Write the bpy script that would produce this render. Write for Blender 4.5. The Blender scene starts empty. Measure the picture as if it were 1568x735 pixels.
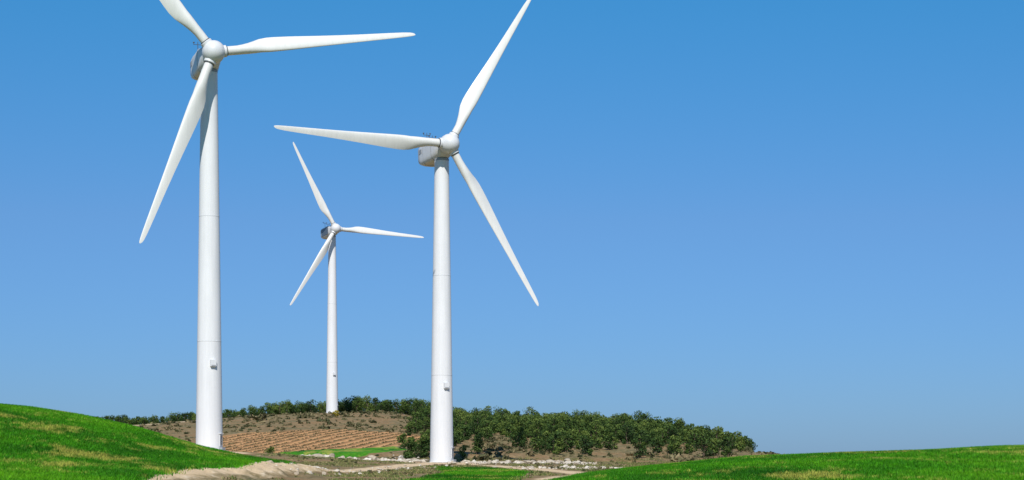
import bpy, numpy as np, math, random
from mathutils import Vector, Matrix
rng=np.random.default_rng(7); random.seed(7)
scene=bpy.context.scene
COL=scene.collection
rad=math.radians

# ------------------------------------------------------------------ noise
_perm=rng.random((256,256))
def vnoise(x,y):
    xi=np.floor(x).astype(int); yi=np.floor(y).astype(int)
    fx=x-xi; fy=y-yi
    fx=fx*fx*(3-2*fx); fy=fy*fy*(3-2*fy)
    a=_perm[xi&255,yi&255];b=_perm[(xi+1)&255,yi&255];c=_perm[xi&255,(yi+1)&255];d=_perm[(xi+1)&255,(yi+1)&255]
    return (a*(1-fx)+b*fx)*(1-fy)+(c*(1-fx)+d*fx)*fy-0.5
def fbm(x,y,o=4):
    s=0;a=1.
    for k in range(o):
        s=s+a*vnoise(x*2**k+17.3*k,y*2**k+5.1*k); a*=0.5
    return s
def sstep(a,b,x):
    t=np.clip((x-a)/(b-a),0,1); return t*t*(3-2*t)

# ------------------------------------------------------------------ terrain
HX=[-600,-400,-260,-193,-169,-156,-144,-119,-95,-70,-45,-30,-19,13,33,43,53,63,73,83,100,140,400]
HH=[-6,-4,0,6,9,10.9,11.1,13.3,15.6,16.4,16.5,14.4,11.6,9.0,8.2,7.2,5.0,2.2,-0.4,-1.7,-3.5,-7,-10]
def crest_y(X): return 740-140*sstep(-40,20,X)
def hfield_left(X): return np.interp(X,[-300,-120,-80,-52,-46,-41,-34.7,-30,-26,-24,-21.5,-19],[9,9,8.6,7.25,6.3,5.15,3.2,2.15,1.5,1.05,0.2,0])
def hfield_right(X): return np.interp(X,[-1,3,5.4,12.2,20.7,32,44,70,120,300],[0,0.1,0.35,1.15,1.95,2.4,2.85,3.5,3.5,2.0])
def terrain(X,Y):
    X=np.asarray(X,float);Y=np.asarray(Y,float)
    base=np.interp(Y,[-200,120,180,250,300,350,390],[-2.1,-2.1,-2.1,-2.0,-1.7,-1.25,-1.0])
    Yc=crest_y(X); H=np.interp(X,HX,HH)
    H=H+0.5*fbm(X/25,X*0+3.3,3)
    t=np.clip((Y-385)/(Yc-385),0,1)
    s=1-(1-t)**1.3
    hill=(H+1)*s
    back=np.clip(Y-Yc,0,None)
    hill=hill-np.minimum((back/60)**2*1.5, 1.5+ (back)*0.06)
    hill=hill-sstep(0,2500,back)*60
    z=base+hill
    z=z+2.6*np.exp(-(((X+52)/26)**2+((Y-318)/45)**2))
    und=0.55*fbm(X/38,Y/60,4)*sstep(395,470,Y)+0.12*fbm(X/6,Y/9,3)*sstep(240,300,Y)
    z=z+und
    z=z+0.5*sstep(398,404,Y+0.15*X+4*fbm(X/14,Y/14,2))*(1-sstep(404,450,Y))*sstep(-70,-50,X)*(1-sstep(-5,10,X))
    wob=3*fbm(Y/22,X*0+1.7,3)
    L=hfield_left(X+wob*sstep(-34,-26,X)*0.35)
    gl=sstep(70,205,Y)*(1-sstep(212,275,Y))
    z=z+L*gl
    R=hfield_right(X-0.10*(Y-170))
    gr=sstep(80,172,Y)*(1-sstep(178,250,Y))
    z=z+R*gr
    z=z+0.16*fbm(X/9,Y/14,3)*sstep(60,100,Y)*(1-sstep(230,300,Y))
    bk=np.exp(-((X+23-0.35*wob)/2.6)**2)*sstep(140,170,Y)*(1-sstep(225,250,Y))
    z=z+bk*(0.25+0.5*fbm(X/1.4,Y/3,3))
    return z
def T(x,y): return float(terrain(np.array([x]),np.array([y]))[0])

def axis_grid(segs):
    out=[segs[0][0]]
    for a,b,st in segs:
        n=max(1,int(round((b-a)/st))); out+=list(np.linspace(a,b,n+1)[1:])
    return np.array(out)
gx=axis_grid([(-6000,-1000,500),(-1000,-300,50),(-300,-200,5),(-200,-66,1.2),(-66,62,0.4),(62,110,1.0),(110,300,6),(300,1000,50),(1000,6000,500)])
gy=axis_grid([(-400,0,40),(0,100,8),(100,240,0.7),(240,440,0.8),(440,760,1.6),(760,1000,8),(1000,6000,250),(6000,9000,500)])
NX,NY=len(gx),len(gy)
GX,GY=np.meshgrid(gx,gy)
GZ=terrain(GX,GY)

def sdf(px,py,poly):
    """positive inside"""
    poly=np.array(poly,float); d=np.full(px.shape,1e9); ins=np.zeros(px.shape,bool)
    n=len(poly)
    for i in range(n):
        a=poly[i];b=poly[(i+1)%n];e=b-a
        w0=px-a[0];w1=py-a[1]
        t=np.clip((w0*e[0]+w1*e[1])/(e@e),0,1)
        d=np.minimum(d,(w0-t*e[0])**2+(w1-t*e[1])**2)
        c=((a[1]<=py)&(b[1]>py))|((b[1]<=py)&(a[1]>py))
        with np.errstate(divide='ignore',invalid='ignore'):
            xi=a[0]+(py-a[1])*(e[0])/(e[1] if e[1]!=0 else 1e-9)
        ins^=c&(px<xi)
    d=np.sqrt(d)
    return np.where(ins,d,-d)
def linedist(px,py,pts):
    d=np.full(px.shape,1e9)
    for a,b in zip(pts[:-1],pts[1:]):
        a=np.array(a,float);b=np.array(b,float);e=b-a
        w0=px-a[0];w1=py-a[1];t=np.clip((w0*e[0]+w1*e[1])/(e@e),0,1)
        d=np.minimum(d,(w0-t*e[0])**2+(w1-t*e[1])**2)
    return np.sqrt(d)
VINE=[(-61,408),(-47,406),(-26.5,446),(-19,475),(-19,515),(-47,530),(-70,510),(-74,480)]
GREENP=[(-49,409),(-27,447),(-22.5,430),(-34,394),(-45,394)]
STRIP=[(-12,300),(-2,292),(2,250),(-1,150),(-9,150),(-8,240)]
PALE=[(-165,640),(-150,720),(-95,738),(-85,712),(-100,640),(-130,590)]
PATH1=[(-27,120),(-24.5,180),(-24,225),(-21,262),(-17,300),(-13,338)]
PATH2=[(-12,345),(-4,330),(3,290),(8,255),(9,225),(4.5,190),(3,120)]
def leftedge(Y): return -25.2+2.2*fbm(Y/22,Y*0+1.7,3)
def m_field(X,Y):
    a=np.minimum(leftedge(Y)-X, 262-Y)
    b=np.minimum((X-0.10*(Y-170))-5.2+1.5*fbm(Y/15,Y*0+9,2), 240-Y)
    c=sdf(X,Y,GREENP); e=sdf(X,Y,STRIP)
    return np.maximum.reduce([a,b,c,e])
def masks(X,Y):
    f=np.clip(m_field(X,Y)/6,-1,1)*.5+.5
    v=np.clip(sdf(X,Y,VINE)/8,-1,1)*.5+.5
    p=np.clip(sdf(X,Y,PALE)/14,-1,1)*.5+.5
    d=np.minimum(linedist(X,Y,PATH1)-2.1,linedist(X,Y,PATH2)-2.0)
    d=np.minimum(d,np.hypot(X+12.4,(Y-347)*0.8)-7.5)
    d=np.minimum(d,np.hypot(X+48.5,(Y-312))-7)
    r=np.clip(-d/4,-1,1)*.5+.5
    bank=np.exp(-((X-leftedge(Y)-1.8)/2.0)**2)*sstep(130,150,Y)*(1-sstep(245,262,Y))
    return f,v,p,r,bank

def mesh_from(name,verts,faces,mats,attrs=None,smooth=False,fa=4):
    me=bpy.data.meshes.new(name)
    nv=len(verts);nf=len(faces)
    me.vertices.add(nv); me.vertices.foreach_set("co",np.asarray(verts,np.float32).ravel())
    me.loops.add(nf*fa); me.loops.foreach_set("vertex_index",np.asarray(faces,np.int32).ravel())
    me.polygons.add(nf); me.polygons.foreach_set("loop_start",np.arange(0,nf*fa,fa,dtype=np.int32))
    try: me.polygons.foreach_set("loop_total",np.full(nf,fa,np.int32))
    except Exception: pass
    me.update(calc_edges=True)
    me.polygons.foreach_set("use_smooth",np.full(nf,smooth,bool))
    for k,v in (attrs or {}).items():
        at=me.attributes.new(k,'FLOAT','POINT'); at.data.foreach_set("value",np.asarray(v,np.float32).ravel())
    for m in mats: me.materials.append(m)
    ob=bpy.data.objects.new(name,me); COL.objects.link(ob)
    return ob

# ------------------------------------------------------------------ node helpers
class N:
    def __init__(s,name):
        s.m=bpy.data.materials.new(name); s.m.use_nodes=True; s.t=s.m.node_tree; s.t.nodes.clear()
        s.out=s.t.nodes.new("ShaderNodeOutputMaterial"); s.b=s.t.nodes.new("ShaderNodeBsdfPrincipled")
        s.t.links.new(s.b.outputs[0],s.out.inputs[0])
        s.b.inputs["Roughness"].default_value=0.9
        s.b.inputs["Specular IOR Level"].default_value=0.2
    def l(s,a,b): s.t.links.new(a,b)
    def attr(s,n):
        x=s.t.nodes.new("ShaderNodeAttribute"); x.attribute_name=n; return x.outputs["Fac"]
    def pos(s):
        return s.t.nodes.new("ShaderNodeNewGeometry").outputs["Position"]
    def map(s,v,sc=(1,1,1),rot=0,loc=(0,0,0)):
        x=s.t.nodes.new("ShaderNodeMapping"); x.inputs["Scale"].default_value=sc; x.inputs["Rotation"].default_value=(0,0,rot); x.inputs["Location"].default_value=loc
        s.l(v,x.inputs["Vector"]); return x.outputs[0]
    def noise(s,v,scale,det=4,rough=0.6,dist=0):
        x=s.t.nodes.new("ShaderNodeTexNoise"); x.inputs["Scale"].default_value=scale; x.inputs["Detail"].default_value=det
        x.inputs["Roughness"].default_value=rough; x.inputs["Distortion"].default_value=dist
        s.l(v,x.inputs["Vector"]); return x.outputs["Fac"]
    def ramp(s,f,stops):
        x=s.t.nodes.new("ShaderNodeValToRGB"); e=x.color_ramp.elements
        while len(e)<len(stops): e.new(0.5)
        for k,(p,c) in enumerate(stops):
            e[k].position=p; e[k].color=(c,c,c,1) if not hasattr(c,'__len__') else (*c,1)
        s.l(f,x.inputs[0]); return x.outputs[0]
    def math(s,op,a,b=None,c=None):
        x=s.t.nodes.new("ShaderNodeMath"); x.operation=op
        for i,v in enumerate((a,b,c)):
            if v is None: continue
            if isinstance(v,(int,float)): x.inputs[i].default_value=v
            else: s.l(v,x.inputs[i])
        return x.outputs[0]
    def mix(s,f,a,b,mode='MIX'):
        x=s.t.nodes.new("ShaderNodeMix"); x.data_type='RGBA'; x.blend_type=mode
        for k,v in ((0,f),(6,a),(7,b)):
            if isinstance(v,(int,float)): x.inputs[k].default_value=v
            elif isinstance(v,tuple): x.inputs[k].default_value=(*v,1)
            else: s.l(v,x.inputs[k])
        return x.outputs[2]
    def bump(s,h,strength,dist):
        x=s.t.nodes.new("ShaderNodeBump"); x.inputs["Strength"].default_value=strength; x.inputs["Distance"].default_value=dist
        s.l(h,x.inputs["Height"]); s.l(x.outputs[0],s.b.inputs["Normal"])

def crop_colour(n,p,gain=1.0):
    """winter wheat: vivid green, darker drifts, yellowish thin patches drawn out along the drill rows"""
    big=n.noise(n.map(p,(0.05,0.030,0.02)),1.0,6,0.62)
    g=n.ramp(big,[(0.36,tuple(gain*q for q in (0.018,0.120,0.003))),(0.5,tuple(gain*q for q in (0.052,0.245,0.004))),(0.64,tuple(gain*q for q in (0.120,0.345,0.007)))])
    st=n.noise(n.map(p,(0.20,0.075,0.1),rot=rad(-25)),1.0,8,0.76,0.4)
    fine=n.noise(n.map(p,(1.6,0.8,1.0)),1.0,3,0.7)
    clus=n.noise(n.map(p,(0.045,0.025,0.03),loc=(4,1,0)),1.0,2,0.5)
    yy=n.math('ADD',n.math('MULTIPLY',st,0.72),n.math('ADD',n.math('MULTIPLY',fine,0.18),n.math('MULTIPLY',clus,0.30)))
    yf=n.ramp(yy,[(0.632,0),(0.69,0.8)])
    c=n.mix(yf,g,(0.42*gain,0.40*gain,0.075*gain))
    ff=n.ramp(fine,[(0.3,0.62),(0.7,1.25)])
    return n.mix(1.0,c,ff,'MULTIPLY')

# ground material
n=N("ground_mat"); p=n.pos()
edge=n.noise(n.map(p,(0.5,0.35,0.5)),1.0,5,0.7)
edge2=n.noise(n.map(p,(1.7,1.0,1.0)),1.0,4,0.7)
def sharp(a,amp=0.35,w=0.05):
    v=n.math('ADD',n.attr(a),n.math('MULTIPLY',n.math('SUBTRACT',n.math('ADD',n.math('MULTIPLY',edge,.6),n.math('MULTIPLY',edge2,.4)),0.5),amp))
    return n.ramp(v,[(0.5-w,0),(0.5+w,1)])
sc1=n.noise(n.map(p,(0.11,0.05,0.1)),1.0,6,0.65)
sc2=n.noise(n.map(p,(0.9,0.35,0.6)),1.0,5,0.75)
scrub=n.ramp(sc2,[(0.3,(0.070,0.073,0.028)),(0.47,(0.155,0.13,0.058)),(0.6,(0.27,0.205,0.10)),(0.75,(0.45,0.36,0.22))])
soil=n.ramp(sc2,[(0.3,(0.18,0.115,0.05)),(0.7,(0.35,0.225,0.11))])
c=n.mix(n.ramp(sc1,[(0.42,0),(0.6,1)]),scrub,soil)
vin=n.ramp(sc2,[(0.3,(0.38,0.195,0.075)),(0.7,(0.60,0.34,0.15))])
# drill / row stripes of bare tilled soil
sp=n.t.nodes.new("ShaderNodeSeparateXYZ"); n.l(p,sp.inputs[0])
ph=n.math('ADD',n.math('MULTIPLY',n.math('SUBTRACT',sp.outputs[0],n.math('MULTIPLY',sp.outputs[1],0.12)),2*math.pi/3.0),n.math('MULTIPLY',edge2,0.8))
stripe=n.ramp(n.math('MULTIPLY_ADD',n.math('SINE',ph),0.5,0.5),[(0.1,0.60),(0.6,1.08)])
vin=n.mix(1.0,vin,stripe,'MULTIPLY')
c=n.mix(sharp("m_vine",0.1,0.03),c,vin)
pal=n.ramp(sc2,[(0.3,(0.30,0.22,0.12)),(0.7,(0.57,0.45,0.28))])
c=n.mix(sharp("m_pale",0.3,0.05),c,pal)
bankc=n.ramp(sc2,[(0.32,(0.14,0.12,0.045)),(0.5,(0.34,0.25,0.13)),(0.66,(0.66,0.54,0.37))])
c=n.mix(n.ramp(n.attr("m_bank"),[(0.3,0),(0.6,1)]),c,bankc)
road=n.ramp(sc2,[(0.3,(0.50,0.36,0.20)),(0.6,(0.70,0.53,0.33)),(0.75,(0.8,0.7,0.54))])
c=n.mix(sharp("m_road",0.5,0.06),c,road)
c=n.mix(sharp("m_field",0.22,0.02),c,crop_colour(n,p,0.85))
n.l(c,n.b.inputs["Base Color"])
n.bump(n.math('ADD',sc2,n.math('MULTIPLY',edge2,0.5)),0.8,0.35)
MAT_GROUND=n.m

f,v,pz,r,bank=masks(GX,GY)
idx=np.arange(NX*NY).reshape(NY,NX)
faces=np.stack([idx[:-1,:-1],idx[:-1,1:],idx[1:,1:],idx[1:,:-1]],-1).reshape(-1,4)
ground=mesh_from("ground",np.stack([GX,GY,GZ],-1).reshape(-1,3),faces,[MAT_GROUND],
    dict(m_field=f,m_vine=v,m_pale=pz,m_road=r,m_bank=bank),smooth=True)

# ------------------------------------------------------------------ grass / crop blades
n=N("wheat_mat"); p=n.pos(); cc=crop_colour(n,p,1.15)
tv=n.ramp(n.attr("tint"),[(0,0.6),(1,1.45)])
n.l(n.mix(1.0,cc,tv,'MULTIPLY'),n.b.inputs["Base Color"]); n.b.inputs["Roughness"].default_value=0.6
tr_=n.t.nodes.new("ShaderNodeBsdfTranslucent"); n.l(n.mix(1.0,cc,tv,'MULTIPLY'),tr_.inputs[0])
ms=n.t.nodes.new("ShaderNodeMixShader"); ms.inputs[0].default_value=0.35; n.l(n.b.outputs[0],ms.inputs[1]); n.l(tr_.outputs[0],ms.inputs[2]); n.l(ms.outputs[0],n.out.inputs[0])
MAT_WHEAT=n.m
def blades(name,X,Y,h,w,mat,lean=0.4):
    Z=terrain(X,Y); k=len(X)
    ang=rng.uniform(0,math.pi,k); hh=h*rng.uniform(0.6,1.3,k); ww=w*rng.uniform(.7,1.3,k)
    dx=np.cos(ang)*ww;dy=np.sin(ang)*ww
    lx=rng.normal(0,lean,k)*hh;ly=rng.normal(0,lean,k)*hh
    V=np.empty((k,3,3)); V[:,0]=np.stack([X-dx,Y-dy,Z-0.03],-1);V[:,1]=np.stack([X+dx,Y+dy,Z-0.03],-1);V[:,2]=np.stack([X+lx,Y+ly,Z+hh],-1)
    t=np.repeat(rng.random(k),3)
    return mesh_from(name,V.reshape(-1,3),np.arange(3*k).reshape(-1,3),[mat],dict(tint=t),fa=3)
def scat(k,x0,x1,y0,y1): return rng.uniform(x0,x1,k),rng.uniform(y0,y1,k)
Xa,Ya=scat(420000,-64,-22,108,222)
Xb,Yb=scat(350000,0,58,108,188)
Xc,Yc_=scat(90000,-14,6,160,300)
X=np.r_[Xa,Xb,Xc];Y=np.r_[Ya,Yb,Yc_]
k=m_field(X,Y)+0.5*rng.normal(size=len(X))>0.3
blades("wheat_crop",X[k],Y[k],0.26,0.05,MAT_WHEAT,0.5)

n=N("dry_grass_mat"); p=n.pos()
t=n.attr("tint"); n.l(n.ramp(t,[(0,(0.06,0.11,0.022)),(0.5,(0.14,0.16,0.045)),(1,(0.36,0.30,0.14))]),n.b.inputs["Base Color"])
MAT_DRY=n.m
X,Y=scat(230000,-40,60,150,400)
k=(m_field(X,Y)<0.2)&(fbm(X/3,Y/7,3)>0.04)&(masks(X,Y)[3]<0.35)
blades("dry_grass",X[k],Y[k],0.2,0.06,MAT_DRY,0.7)

# ------------------------------------------------------------------ rocks
def icos():
    import bmesh
    bm=bmesh.new(); bmesh.ops.create_icosphere(bm,subdivisions=2,radius=1)
    v=np.array([q.co[:] for q in bm.verts]); f=np.array([[q.index for q in g.verts] for g in bm.faces]); bm.free(); return v,f
IV,IF=icos()
def rocks(name,X,Y,S,mat):
    Z=terrain(X,Y); VV=[];FF=[];TT=[]
    for i in range(len(X)):
        s=S[i]*np.array([rng.uniform(.7,1.5),rng.uniform(.7,1.3),rng.uniform(.5,.9)])
        d=rng.normal(size=3)*2; q=1+0.35*np.sin(IV@rng.normal(size=3)*2.5+d[0])*np.cos(IV@rng.normal(size=3)*3+d[1])
        v=IV*q[:,None]
        for _ in range(4):
            nn=rng.normal(size=3); nn/=np.linalg.norm(nn); dd=v@nn; o=np.clip(dd-0.62,0,None); v=v-o[:,None]*nn
        a=rng.uniform(0,6.28); R=np.array([[math.cos(a),-math.sin(a),0],[math.sin(a),math.cos(a),0],[0,0,1]])
        v=(v*s)@R.T+np.array([X[i],Y[i],Z[i]+s[2]*0.35])
        VV.append(v);FF.append(IF+i*len(IV));TT.append(np.full(len(IV),rng.random()))
    return mesh_from(name,np.concatenate(VV),np.concatenate(FF),[mat],dict(tint=np.concatenate(TT)),fa=3)
n=N("limestone_mat"); p=n.pos()
a=n.ramp(n.attr("tint"),[(0,(0.38,0.31,0.22)),(0.5,(0.56,0.49,0.39)),(1,(0.74,0.68,0.58))])
nz=n.ramp(n.noise(p,3.0,5),[(0.3,0.7),(0.7,1.1)])
n.l(n.mix(1.0,a,nz,'MULTIPLY'),n.b.inputs["Base Color"]); n.bump(n.noise(p,5,4),0.6,0.1)
MAT_ROCK=n.m
def rockline(k,pts,sp):
    t=rng.uniform(0,len(pts)-1,k); i=np.minimum(t.astype(int),len(pts)-2); f=t-i
    P=np.array(pts,float); q=P[i]*(1-f[:,None])+P[i+1]*f[:,None]
    return q[:,0]+rng.normal(0,sp[0],k),q[:,1]+rng.normal(0,sp[1],k)
x1,y1=rockline(460,[(-38,345),(-30,362),(-22,366),(-16,360)],(1.6,6))
x2,y2=rockline(400,[(-9,352),(-2,362),(8,360),(13,352)],(1.6,6))
x3,y3=rockline(60,[(-30,385),(-22,395),(-18,398)],(1.5,4))
x4,y4=rockline(150,[(-24,200),(-22,235),(-18,275),(-10,310)],(2.2,7))
x5,y5=rockline(170,[(2,300),(10,290),(16,300)],(2,6))
X=np.r_[x1,x2,x3,x4,x5];Y=np.r_[y1,y2,y3,y4,y5]
S=np.r_[rng.gamma(2.0,.125,460),rng.gamma(2.0,.115,400),rng.gamma(3,.07,60),rng.gamma(2.5,.045,150),rng.gamma(3,.055,170)]+0.04
rocks("rock_pile",X,Y,S,MAT_ROCK)

# ------------------------------------------------------------------ trees
n=N("pine_foliage_mat"); 
tt=n.attr("tint")
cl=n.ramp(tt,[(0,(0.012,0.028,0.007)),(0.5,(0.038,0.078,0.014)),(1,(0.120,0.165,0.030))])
n.l(cl,n.b.inputs["Base Color"]); n.b.inputs["Roughness"].default_value=0.7
MAT_LEAF=n.m
n=N("bark_mat"); n.l(n.ramp(n.noise(n.map(n.pos(),(4,4,1)),1.0,4),[(0.3,(0.07,0.05,0.035)),(0.7,(0.16,0.12,0.09))]),n.b.inputs["Base Color"]); MAT_BARK=n.m
n=N("broom_mat"); n.l(n.ramp(n.attr("tint"),[(0,(0.10,0.11,0.02)),(1,(0.42,0.33,0.03))]),n.b.inputs["Base Color"]); MAT_BROOM=n.m
n=N("scrub_mat"); n.l(n.ramp(n.attr("tint"),[(0,(0.05,0.062,0.025)),(0.6,(0.12,0.11,0.050)),(1,(0.23,0.19,0.10))]),n.b.inputs["Base Color"]); MAT_SCRUB=n.m

def limb(p0,p1,r0,r1,ns=6):
    p0=np.array(p0,float);p1=np.array(p1,float);d=p1-p0;d/=np.linalg.norm(d)
    a=np.cross(d,[0.3,0.9,0.1]);a/=np.linalg.norm(a);b=np.cross(d,a)
    t=np.arange(ns)*2*math.pi/ns; ring=np.cos(t)[:,None]*a+np.sin(t)[:,None]*b
    V=np.concatenate([p0+ring*r0,p1+ring*r1]); i=np.arange(ns)
    return V,np.stack([i,(i+1)%ns,(i+1)%ns+ns,i+ns],-1)
def tree_parts(x,y,h,nl,tint,leaf=0.34,low=0.10,wide=0.40):
    z=T(x,y)-0.1; V=[];Fc=[];M=[];TI=[];off=0
    def add(v,f,m,t):
        nonlocal off
        V.append(v);Fc.append(f+off);M.append(np.full(len(f),m));TI.append(np.full(len(v),t) if np.isscalar(t) else t);off+=len(v)
    lean=rng.normal(0,0.07,2)*h
    top=np.array([x+lean[0],y+lean[1],z+h*0.82]); base=np.array([x,y,z])
    mid=base*0.55+top*0.45+np.r_[rng.normal(0,0.03,2)*h,0]
    add(*limb(base,mid,0.035*h,0.024*h),1,0.5); add(*limb(mid,top,0.024*h,0.006*h),1,0.5)
    nc=rng.integers(6,12); W=wide*h*rng.uniform(.8,1.25)
    skew=rng.uniform(.7,1.1)
    for j in range(nc):
        fz=low+(0.90-low)*(j+0.5)/nc
        prof=math.sin(math.pi*min(1,(fz-low*0.3)/(1-low*0.3))**skew)**0.7
        a=rng.uniform(0,6.28)+j*2.4; ro=W*prof*rng.uniform(0.2,0.7)
        c=np.array([x+lean[0]*fz+math.cos(a)*ro,y+lean[1]*fz+math.sin(a)*ro,z+h*fz])
        add(*limb(base*(1-fz*0.8)+top*fz*0.8,c,0.012*h,0.004*h,4),1,0.5)
        R=h*rng.uniform(0.13,0.24)*(0.65+0.6*prof)
        k=int(nl/nc*rng.uniform(.7,1.3))
        d=rng.normal(size=(k,3)); d/=np.linalg.norm(d,axis=1)[:,None]
        rr=R*rng.uniform(0.35,1.12,k)**0.6
        P=c+d*rr[:,None]*np.array([1.15,1.15,0.8])
        u=rng.normal(size=(k,3));u/=np.linalg.norm(u,axis=1)[:,None]
        w=np.cross(u,d+0.4*rng.normal(size=(k,3)));w/=np.linalg.norm(w,axis=1)[:,None]+1e-6
        s=leaf*rng.uniform(.5,1.15,k)[:,None]
        q=np.stack([P-u*s*.5-w*s*.4,P+u*s*.5-w*s*.3,P+u*s*.4+w*s*.4,P-u*s*.4+w*s*.3],1).reshape(-1,3)
        q[:,2]=np.maximum(q[:,2],z+0.15)
        hgt=(P[:,2]-z)/h
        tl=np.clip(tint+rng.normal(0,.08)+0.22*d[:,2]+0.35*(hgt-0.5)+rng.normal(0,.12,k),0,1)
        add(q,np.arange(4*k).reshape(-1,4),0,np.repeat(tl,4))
    return np.concatenate(V),np.concatenate(Fc),np.concatenate(M),np.concatenate(TI)
def forest(name,items,mats):
    V=[];Fc=[];M=[];TI=[];off=0
    for it in items:
        v,f,m,t=tree_parts(**it); V.append(v);Fc.append(f+off);M.append(m);TI.append(t);off+=len(v)
    ob=mesh_from(name,np.concatenate(V),np.concatenate(Fc),mats,dict(tint=np.concatenate(TI)))
    ob.data.polygons.foreach_set("material_index",np.concatenate(M).astype(np.int32)); return ob

items=[]; pts=[]
def place(x,y,h,mind,**kw):
    for (a,b) in pts:
        if (a-x)**2+((b-y)*0.6)**2<mind*mind: return
    pts.append((x,y)); d=dict(x=x,y=y,h=h,nl=int(300+130*max(0,h-2)),tint=float(np.clip(rng.normal(.45,.19),.05,.9)),leaf=0.30 if h<3.2 else 0.34); d.update(kw); items.append(d)
# ridge wood on the right flank: clumped, mixed ages
for _ in range(7500):
    x=rng.uniform(-29,72); yc=float(crest_y(x))
    y=rng.uniform(400,yc+8); t=(y-400)/(yc-400)
    if x/y>0.1165+0.006*rng.random(): continue
    nz=float(fbm(np.array([x/7]),np.array([y/20]),4)[0])
    dens=float(sstep(-0.05,0.25,np.array(nz+0.70*sstep(0.15,0.7,t)-0.06)))
    if t<0.25: dens*=0.5
    if x<-15: dens*=0.9 if t>0.8 else 0.06
    h=float(np.clip(rng.normal(4.3,1.3),1.6,7.0))*float(np.interp(x,[50,70],[1,.65]))*(0.85 if t<.35 else 1)
    if rng.random()<dens: place(x,y,h,(1.3+0.27*h)*(1.25 if t<.5 else 1))
# skyline trees behind the hill top
for _ in range(1700):
    x=rng.uniform(-165,-26); y=rng.uniform(742,764)
    d=np.interp(x,[-165,-150,-135,-125,-112,-106,-90,-84,-66,-55,-47,-44,-36,-26],[.8,.9,.5,.9,.9,.4,.7,1,1,1,.6,.6,1,1])
    hm=np.interp(x,[-165,-120,-100,-84,-66,-58,-46,-37,-26],[4.8,4.6,4.6,5.8,5.6,7.4,4.8,7.2,6.5])
    if rng.random()<d*0.7: place(x,y,hm*rng.uniform(.6,1.15),2.0)
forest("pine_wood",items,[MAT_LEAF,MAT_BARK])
for (x,y,h) in [(-20.6,392,5.0),(-18.0,399,4.9)]:
    forest("pine_tree",[dict(x=x,y=y,h=h,nl=2300,tint=.46,leaf=.27,low=.10,wide=.36)],[MAT_LEAF,MAT_BARK])
forest("bush",[dict(x=-49.3,y=398,h=2.3,nl=900,tint=.75,leaf=.2,low=.15,wide=.5)],[MAT_LEAF,MAT_BARK])
forest("broom_bush",[dict(x=-57.5,y=640,h=2.2,nl=500,tint=.6,leaf=.3,low=.12,wide=.5)],[MAT_BROOM,MAT_BARK])

# low scrub on the hill
def tufts(name,X,Y,S,mat,per=26,tint=None):
    Z=terrain(X,Y); k=len(X)
    P=np.repeat(np.stack([X,Y,Z],-1),per,0); S_=np.repeat(S,per)
    d=rng.normal(size=(k*per,3)); d/=np.linalg.norm(d,axis=1)[:,None]; d[:,2]=np.abs(d[:,2])*0.8
    P=P+d*(S_*rng.uniform(.3,1,k*per))[:,None]
    u=rng.normal(size=(k*per,3));w=rng.normal(size=(k*per,3)); u/=np.linalg.norm(u,axis=1)[:,None]; w/=np.linalg.norm(w,axis=1)[:,None]
    s=(S_*0.38)[:,None]
    q=np.stack([P-u*s-w*s*.6,P+u*s-w*s*.6,P+u*s+w*s*.6,P-u*s+w*s*.6],1).reshape(-1,3)
    tl=np.repeat(np.clip(np.repeat(rng.random(k),per)+0.2*rng.normal(size=k*per),0,1),4)
    return mesh_from(name,q,np.arange(4*k*per).reshape(-1,4),[mat],dict(tint=tl))
X,Y=scat(9000,-160,76,385,745)
k=(sdf(X,Y,VINE)<-1)&(sdf(X,Y,GREENP)<-1)&(sdf(X,Y,PALE)<0)&(fbm(X/12,Y/25,3)+0.3*rng.normal(size=len(X))>0.0)
tufts("scrub",X[k],Y[k],rng.gamma(3,.15,k.sum())+.1,MAT_SCRUB,per=22)
X,Y=scat(1300,-42,28,215,385)
k=(m_field(X,Y)<-.3)&(masks(X,Y)[3]<.4)&(fbm(X/5,Y/9,3)+0.2*rng.normal(size=len(X))>0.0)
tufts("low_shrubs",X[k],Y[k],rng.uniform(.1,.38,k.sum()),MAT_SCRUB)
# vineyard rows
rx=[];ry=[]
for c0 in np.arange(-130,10,3.0):
    yy=np.arange(404,545,1.1)+rng.uniform(0,1.1); xx=c0+(yy-404)*0.12
    rx.append(xx+rng.normal(0,.10,len(xx)));ry.append(yy+rng.normal(0,.25,len(yy)))
rx=np.concatenate(rx);ry=np.concatenate(ry); k=(sdf(rx,ry,VINE)>1.0)&(rng.random(len(rx))>.2)
tufts("vineyard",rx[k],ry[k],rng.uniform(.18,.38,k.sum()),MAT_SCRUB,per=12)

# ------------------------------------------------------------------ turbine materials
def paint(name,col,rough=0.35):
    n=N(name); p=n.t.nodes.new("ShaderNodeTexCoord").outputs["Object"]
    st=n.noise(n.map(p,(2.2,2.2,0.12)),1.0,5,0.6); sp=n.noise(n.map(p,(.4,.4,.25)),1.0,4,0.6)
    g=n.mix(1.0,n.ramp(st,[(0.3,0.93),(0.65,1.0)]),n.ramp(sp,[(0.3,0.95),(0.7,1.0)]),'MULTIPLY')
    n.l(n.mix(1.0,(*col,),g,'MULTIPLY'),n.b.inputs["Base Color"])
    n.b.inputs["Roughness"].default_value=rough; n.b.inputs["Specular IOR Level"].default_value=0.35
    return n.m
M_TOWER=paint("tower_paint",(0.77,0.77,0.77)); M_BLADE=paint("blade_gelcoat",(0.75,0.74,0.70)); M_NAC=paint("nacelle_gelcoat",(0.70,0.705,0.71))
M_DARK=paint("dark_seal",(0.07,0.075,0.085),0.6); M_GREY=paint("grey_metal",(0.33,0.34,0.36),0.5); M_CONC=paint("concrete",(0.42,0.39,0.34),0.9)
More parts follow.
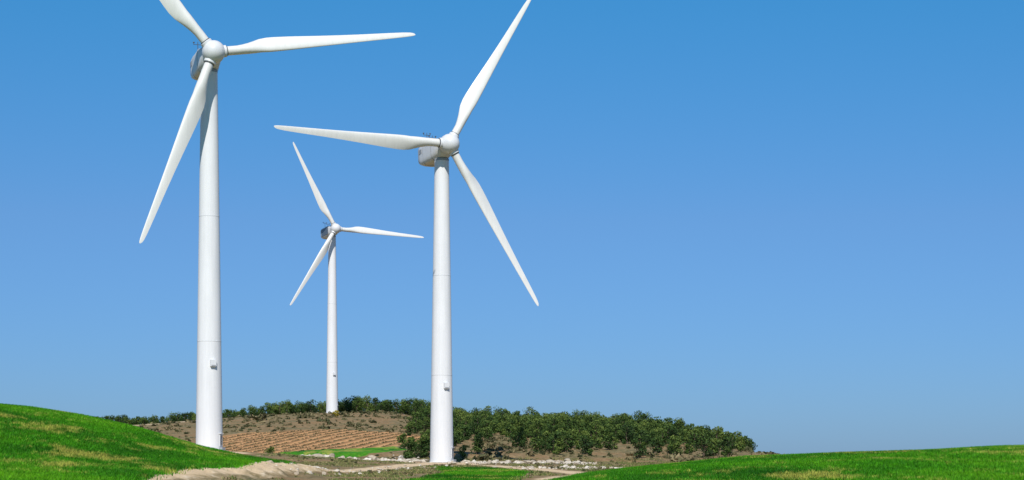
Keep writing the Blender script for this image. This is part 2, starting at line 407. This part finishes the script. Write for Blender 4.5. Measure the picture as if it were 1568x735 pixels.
M_BLUEGREY=paint("blue_grey_painted_shade",(0.12,0.15,0.19),0.4)  # dark tone painting shade onto a nacelle side

def loft(name,rings,mats,cap=True,smooth=True,parent=None):
    nr=len(rings);ns=len(rings[0])
    V=[tuple(q) for r in rings for q in r]; Fc=[]
    for i in range(nr-1):
        for j in range(ns):
            Fc.append((i*ns+j,i*ns+(j+1)%ns,(i+1)*ns+(j+1)%ns,(i+1)*ns+j))
    if cap: Fc.append(tuple(range(ns))[::-1]); Fc.append(tuple((nr-1)*ns+j for j in range(ns)))
    me=bpy.data.meshes.new(name); me.from_pydata(V,[],Fc); me.update()
    import bmesh
    bm=bmesh.new();bm.from_mesh(me);bmesh.ops.recalc_face_normals(bm,faces=bm.faces);bm.to_mesh(me);bm.free()
    if smooth:
        me.polygons.foreach_set("use_smooth",np.ones(len(me.polygons),bool))
        try: me.set_sharp_from_angle(angle=rad(38))
        except Exception: pass
    for m in mats: me.materials.append(m)
    ob=bpy.data.objects.new(name,me);COL.objects.link(ob)
    if parent: ob.parent=parent
    return ob
def circ(c,a,b,r,ns=48):
    c=Vector([float(q) for q in c]);r=float(r);a=Vector(a);b=Vector(b)
    return [c+(math.cos(t)*a+math.sin(t)*b)*r for t in [2*math.pi*i/ns for i in range(ns)]]
def box(name,c,ax,ay,az,sx,sy,sz,mat,parent,bev=0.06):
    import bmesh
    bm=bmesh.new();bmesh.ops.create_cube(bm,size=1)
    for v in bm.verts: v.co=Vector((v.co.x*sx,v.co.y*sy,v.co.z*sz))
    bmesh.ops.bevel(bm,geom=bm.edges[:],offset=bev,segments=2,affect='EDGES')
    Mx=Matrix((ax,ay,az)).transposed()
    for v in bm.verts: v.co=Mx@v.co+Vector(c)
    me=bpy.data.meshes.new(name);bm.to_mesh(me);bm.free();me.materials.append(mat)
    ob=bpy.data.objects.new(name,me);COL.objects.link(ob);ob.parent=parent;return ob

def turbine(x,y,zb,hub_h,psi,az,R,tilt=5,rb=2.15,rt=1.32,seam=0.29,livery=False):
    par=bpy.data.objects.new("wind_turbine",None); COL.objects.link(par); par.location=(x,y,zb)
    psi=rad(psi);tau=rad(tilt);az=rad(az)
    nrm=Vector((math.sin(psi)*math.cos(tau),-math.cos(psi)*math.cos(tau),math.sin(tau)))
    rt_=Vector((math.cos(psi),math.sin(psi),0)); up=Vector((-math.sin(psi)*math.sin(tau),math.cos(psi)*math.sin(tau),math.cos(tau)))
    fwd=3.6
    C=Vector((0,0,hub_h))+nrm*fwd
    X_,Y_,Z_=Vector((1,0,0)),Vector((0,1,0)),Vector((0,0,1))
    ht=hub_h-2.05-0.25
    zs=[0,0.25,0.26]+np.linspace(1,ht,26).tolist(); rr=[]
    for z in zs:
        r=rb+(rt-rb)*(z/ht)
        rr.append(circ((0,0,z),X_,Y_,r+(0.10 if z<=0.25 else 0),64))
    loft("tower",rr,[M_TOWER],parent=par)
    for fz in (seam,0.62):
        z=ht*fz; r=rb+(rt-rb)*fz
        loft("tower_flange",[circ((0,0,z-0.09),X_,Y_,r-0.01,64),circ((0,0,z-0.07),X_,Y_,r+0.02,64),circ((0,0,z+0.07),X_,Y_,r+0.02,64),circ((0,0,z+0.09),X_,Y_,r-0.01,64)],[M_NAC],cap=False,parent=par)
    loft("yaw_ring",[circ((0,0,ht+0.003),X_,Y_,rt+0.02,48),circ((0,0,ht+0.40),X_,Y_,rt+0.02,48)],[M_GREY],parent=par)
    loft("foundation",[circ((0,0,-1.5),X_,Y_,rb+0.9,48),circ((0,0,0.08),X_,Y_,rb+0.9,48),circ((0,0,0.12),X_,Y_,rb+0.8,48)],[M_CONC],parent=par)
    def onshell(name,ang,z,w,d,h,mat,out=0.0,bev=.05):
        a=rad(ang); o=Vector((math.sin(a),-math.cos(a),0)); s=Vector((math.cos(a),math.sin(a),0))
        r=rb+(rt-rb)*(z/ht)
        return box(name,o*(r+out+d/2-0.06)+Vector((0,0,z)),s,o,Z_,w,d,h,mat,par,bev)
    onshell("service_box",26,14.0,0.95,0.5,1.1,M_NAC)
    onshell("service_box_vent",26,13.62,0.75,0.05,0.2,M_GREY,out=0.45,bev=.01)
    onshell("door",68,1.7,0.85,0.14,1.9,M_NAC)
    onshell("door_panel",68,1.7,0.65,0.05,1.65,M_GREY,out=0.09,bev=.01)
    onshell("door_hood",68,2.8,1.0,0.35,0.10,M_NAC,bev=.02)
    onshell("door_steps",68,0.4,1.0,0.6,0.45,M_GREY,bev=.02)
    # nacelle
    def sec(s,hw,top,bot,e=4.5,ns=56):
        out=[]
        for i in range(ns):
            t=2*math.pi*i/ns; cx=math.cos(t);sy=math.sin(t)
            ee=e if sy>0 else e*0.7
            px=hw*math.copysign(abs(cx)**(2/ee),cx); hz=top if sy>0 else bot
            out.append(C-nrm*s+rt_*px+up*(hz*math.copysign(abs(sy)**(2/ee),sy)))
        return out
    loft("nacelle",[sec(1.35,1.25,1.2,1.2,2.2),sec(1.5,1.45,1.4,1.45,2.6),sec(2.6,1.66,1.62,1.9,4),sec(5,1.76,1.82,2.1,6),sec(9.6,1.76,1.86,2.05,6),sec(10.9,1.68,1.8,1.6,6),sec(11.3,1.45,1.6,1.2,5)],[M_NAC],parent=par)
    for s in (4.6,8.4):
        loft("nacelle_seam",[sec(s,1.765,1.83,2.11,6),sec(s+.06,1.785,1.89,2.125,6),sec(s+.12,1.765,1.86,2.11,6)],[M_GREY],cap=False,parent=par)
    box("roof_hatch",C-nrm*6.2+up*1.92,rt_,nrm,up,1.5,1.7,0.22,M_NAC,par,.05)
    box("rear_vent",C-nrm*11.32+up*0.25,rt_,up,nrm,1.8,1.3,0.08,M_GREY,par,.02)
    for sgn in (-1,1):
        box("side_vent",C-nrm*9.6+rt_*(1.77*sgn)+up*0.6,nrm,rt_,up,1.3,0.06,0.8,M_GREY,par,.02)
    if livery:  # added dark panels: the nacelle's shaded side put in as colour
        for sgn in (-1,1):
            box("painted_shade_panel",C-nrm*6.5+rt_*(1.79*sgn)+up*0.0,nrm,rt_,up,6.6,0.05,2.6,M_BLUEGREY,par,.02)
    for sd,ss in ((-0.9,8.2),(0.9,9.9)):
        b=C-nrm*ss+rt_*sd+up*1.75
        loft("weather_mast",[circ(b,rt_,nrm,.06,8),circ(b+up*2.2,rt_,nrm,.05,8)],[M_DARK],parent=par)
        loft("mast_arm",[circ(b+up*1.75-rt_*.7,up,nrm,.045,6),circ(b+up*1.75+rt_*.7,up,nrm,.045,6)],[M_DARK],parent=par)
        for q in (-.65,.65):
            bb=b+up*1.75+rt_*q
            loft("anemometer",[circ(bb,rt_,nrm,.05,8),circ(bb+up*.25,rt_,nrm,.05,8),circ(bb+up*.27,rt_,nrm,.16,8),circ(bb+up*.4,rt_,nrm,.14,8)],[M_DARK],parent=par)
    loft("main_shaft_seal",[circ(C-nrm*1.0,rt_,up,1.2,40),circ(C-nrm*1.45,rt_,up,1.2,40)],[M_DARK],parent=par)
    prof=[(-1.15,1.2),(-1.12,1.55),(-0.9,1.70),(-0.4,1.80),(0.2,1.80),(0.75,1.70),(1.2,1.48),(1.6,1.12),(1.85,0.75),(1.97,0.38),(2.0,0.06)]
    loft("hub",[circ(C+nrm*s,rt_,up,r,48) for s,r in prof],[M_NAC],parent=par)
    # blades
    rs=np.array([.0,.03,.055,.08,.11,.14,.17,.2,.24,.28,.35,.42,.5,.6,.7,.8,.88,.94,.975,.99,.998,1.0])
    ch=np.interp(rs,[0,.08,.12,.16,.2,.24,.3,.4,.5,.6,.7,.8,.88,.94,.975,.99,.998,1],[1.45,1.45,1.65,2.05,2.4,2.6,2.55,2.2,1.87,1.58,1.33,1.13,.97,.82,.66,.48,.25,.06]).tolist()
    th=np.interp(rs,[0,.08,.14,.2,.26,.35,.5,.7,1],[1,1,.66,.42,.32,.26,.22,.18,.15]).tolist()
    rd=np.interp(rs,[0,.08,.2,1],[1,1,0,0]).tolist()
    tw=np.interp(rs,[0,.1,.2,.4,.7,1],[16,16,12,6,2,0]).tolist()
    rs=rs.tolist()
    for kb in range(3):
        a=az+kb*2*math.pi/3
        b=rt_*math.cos(a)+up*math.sin(a); tr=-rt_*math.sin(a)+up*math.cos(a)
        rings=[]
        for q in range(len(rs)):
            r=1.2+(R-1.2)*rs[q]; c=ch[q]; w=rd[q]; be=rad(tw[q]+4)
            pre=0.9*rs[q]**2
            cx=tr*math.cos(be)-nrm*math.sin(be); cy=nrm*math.cos(be)+tr*math.sin(be)
            ring=[]; ns=28
            for i in range(ns):
                t=2*math.pi*i/ns
                xx=0.5-0.5*math.cos(t)
                yt=5*(0.2969*math.sqrt(max(xx,0))-0.126*xx-0.3516*xx**2+0.2843*xx**3-0.1036*xx**4)*th[q]*c
                ya=yt*(1 if math.sin(t)>0 else -0.75)
                yc=0.5*c*math.sin(t)
                xa=(xx-0.30)*c; xc=(xx-0.5)*c
                ring.append(C+b*r+nrm*pre+cx*(xa*(1-w)+xc*w)+cy*(ya*(1-w)+yc*w))
            rings.append(ring)
        loft("blade_%d"%(kb+1),rings,[M_BLADE],parent=par)
        loft("blade_collar_%d"%(kb+1),[circ(C+b*1.3,tr,nrm,.95,36),circ(C+b*1.95,tr,nrm,.95,36),circ(C+b*2.02,tr,nrm,.88,36)],[M_NAC],parent=par)
        loft("pitch_seal_%d"%(kb+1),[circ(C+b*2.03,tr,nrm,.82,36),circ(C+b*2.16,tr,nrm,.82,36)],[M_DARK],parent=par)
    return par
def place_turbine(hubx,huby,hubz,psi,az,R,**kw):
    p=rad(psi); fx=3.6*math.cos(rad(5))
    x=hubx-math.sin(p)*fx; y=huby+math.cos(p)*fx
    zb=T(x,y); return turbine(x,y,zb,hubz-3.6*math.sin(rad(5))-zb,psi,az,R,**kw)
place_turbine(-47.2,310,64.1,20,8.6,33.6)
place_turbine(-11.3,354,56.6,25,58.9,33.4)
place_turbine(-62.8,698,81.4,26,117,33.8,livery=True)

# ------------------------------------------------------------------ light
w=bpy.data.worlds.new("World"); scene.world=w; w.use_nodes=True; nt=w.node_tree
bg=nt.nodes["Background"]; sky=nt.nodes.new("ShaderNodeTexSky"); sky.sky_type='NISHITA'; sky.sun_disc=False
SA,SE=-3,45
sky.sun_elevation=rad(SE); sky.sun_rotation=rad(180-SA); sky.air_density=1.0; sky.dust_density=0.3; sky.ozone_density=3.0; sky.altitude=600
# clear, dry-air colour grade of the sky by elevation
tc=nt.nodes.new("ShaderNodeTexCoord"); sx=nt.nodes.new("ShaderNodeSeparateXYZ"); nt.links.new(tc.outputs["Generated"],sx.inputs[0])
cr=nt.nodes.new("ShaderNodeValToRGB"); e=cr.color_ramp.elements
st=[(0.0,(.285,.49,.95)),(.06,(.33,.57,.97)),(.12,(.39,.65,.985)),(.227,(.27,.84,1.16)),(.6,(.6,.95,1.15))]
while len(e)<len(st): e.new(.5)
for i,(q,c) in enumerate(st): e[i].position=q; e[i].color=(c[0]/1.25,c[1]/1.25,c[2]/1.25,1)
nt.links.new(sx.outputs[2],cr.inputs[0])
mx=nt.nodes.new("ShaderNodeMix"); mx.data_type='RGBA'; mx.blend_type='MULTIPLY'; mx.inputs[0].default_value=1
nt.links.new(sky.outputs[0],mx.inputs[6]); nt.links.new(cr.outputs[0],mx.inputs[7]); nt.links.new(mx.outputs[2],bg.inputs[0])
bg.inputs[1].default_value=0.1125
sd=bpy.data.lights.new("sun",'SUN'); sd.energy=4.7; sd.angle=rad(.5); sd.color=(1,.96,.90)
so=bpy.data.objects.new("sun",sd); COL.objects.link(so)
tosun=Vector((math.sin(rad(SA))*math.cos(rad(SE)),-math.cos(rad(SA))*math.cos(rad(SE)),math.sin(rad(SE))))
so.rotation_euler=tosun.to_track_quat('Z','Y').to_euler(); so.location=tosun*100

cd=bpy.data.cameras.new("camera"); co=bpy.data.objects.new("camera",cd); COL.objects.link(co); scene.camera=co
co.location=(0,0,0); co.rotation_euler=(rad(90),0,0); cd.lens=36*3000/1568; cd.sensor_width=36; cd.shift_y=332.5/1568
cd.clip_start=0.5; cd.clip_end=20000
scene.view_settings.view_transform='Standard'; scene.view_settings.look='None'; scene.view_settings.exposure=0
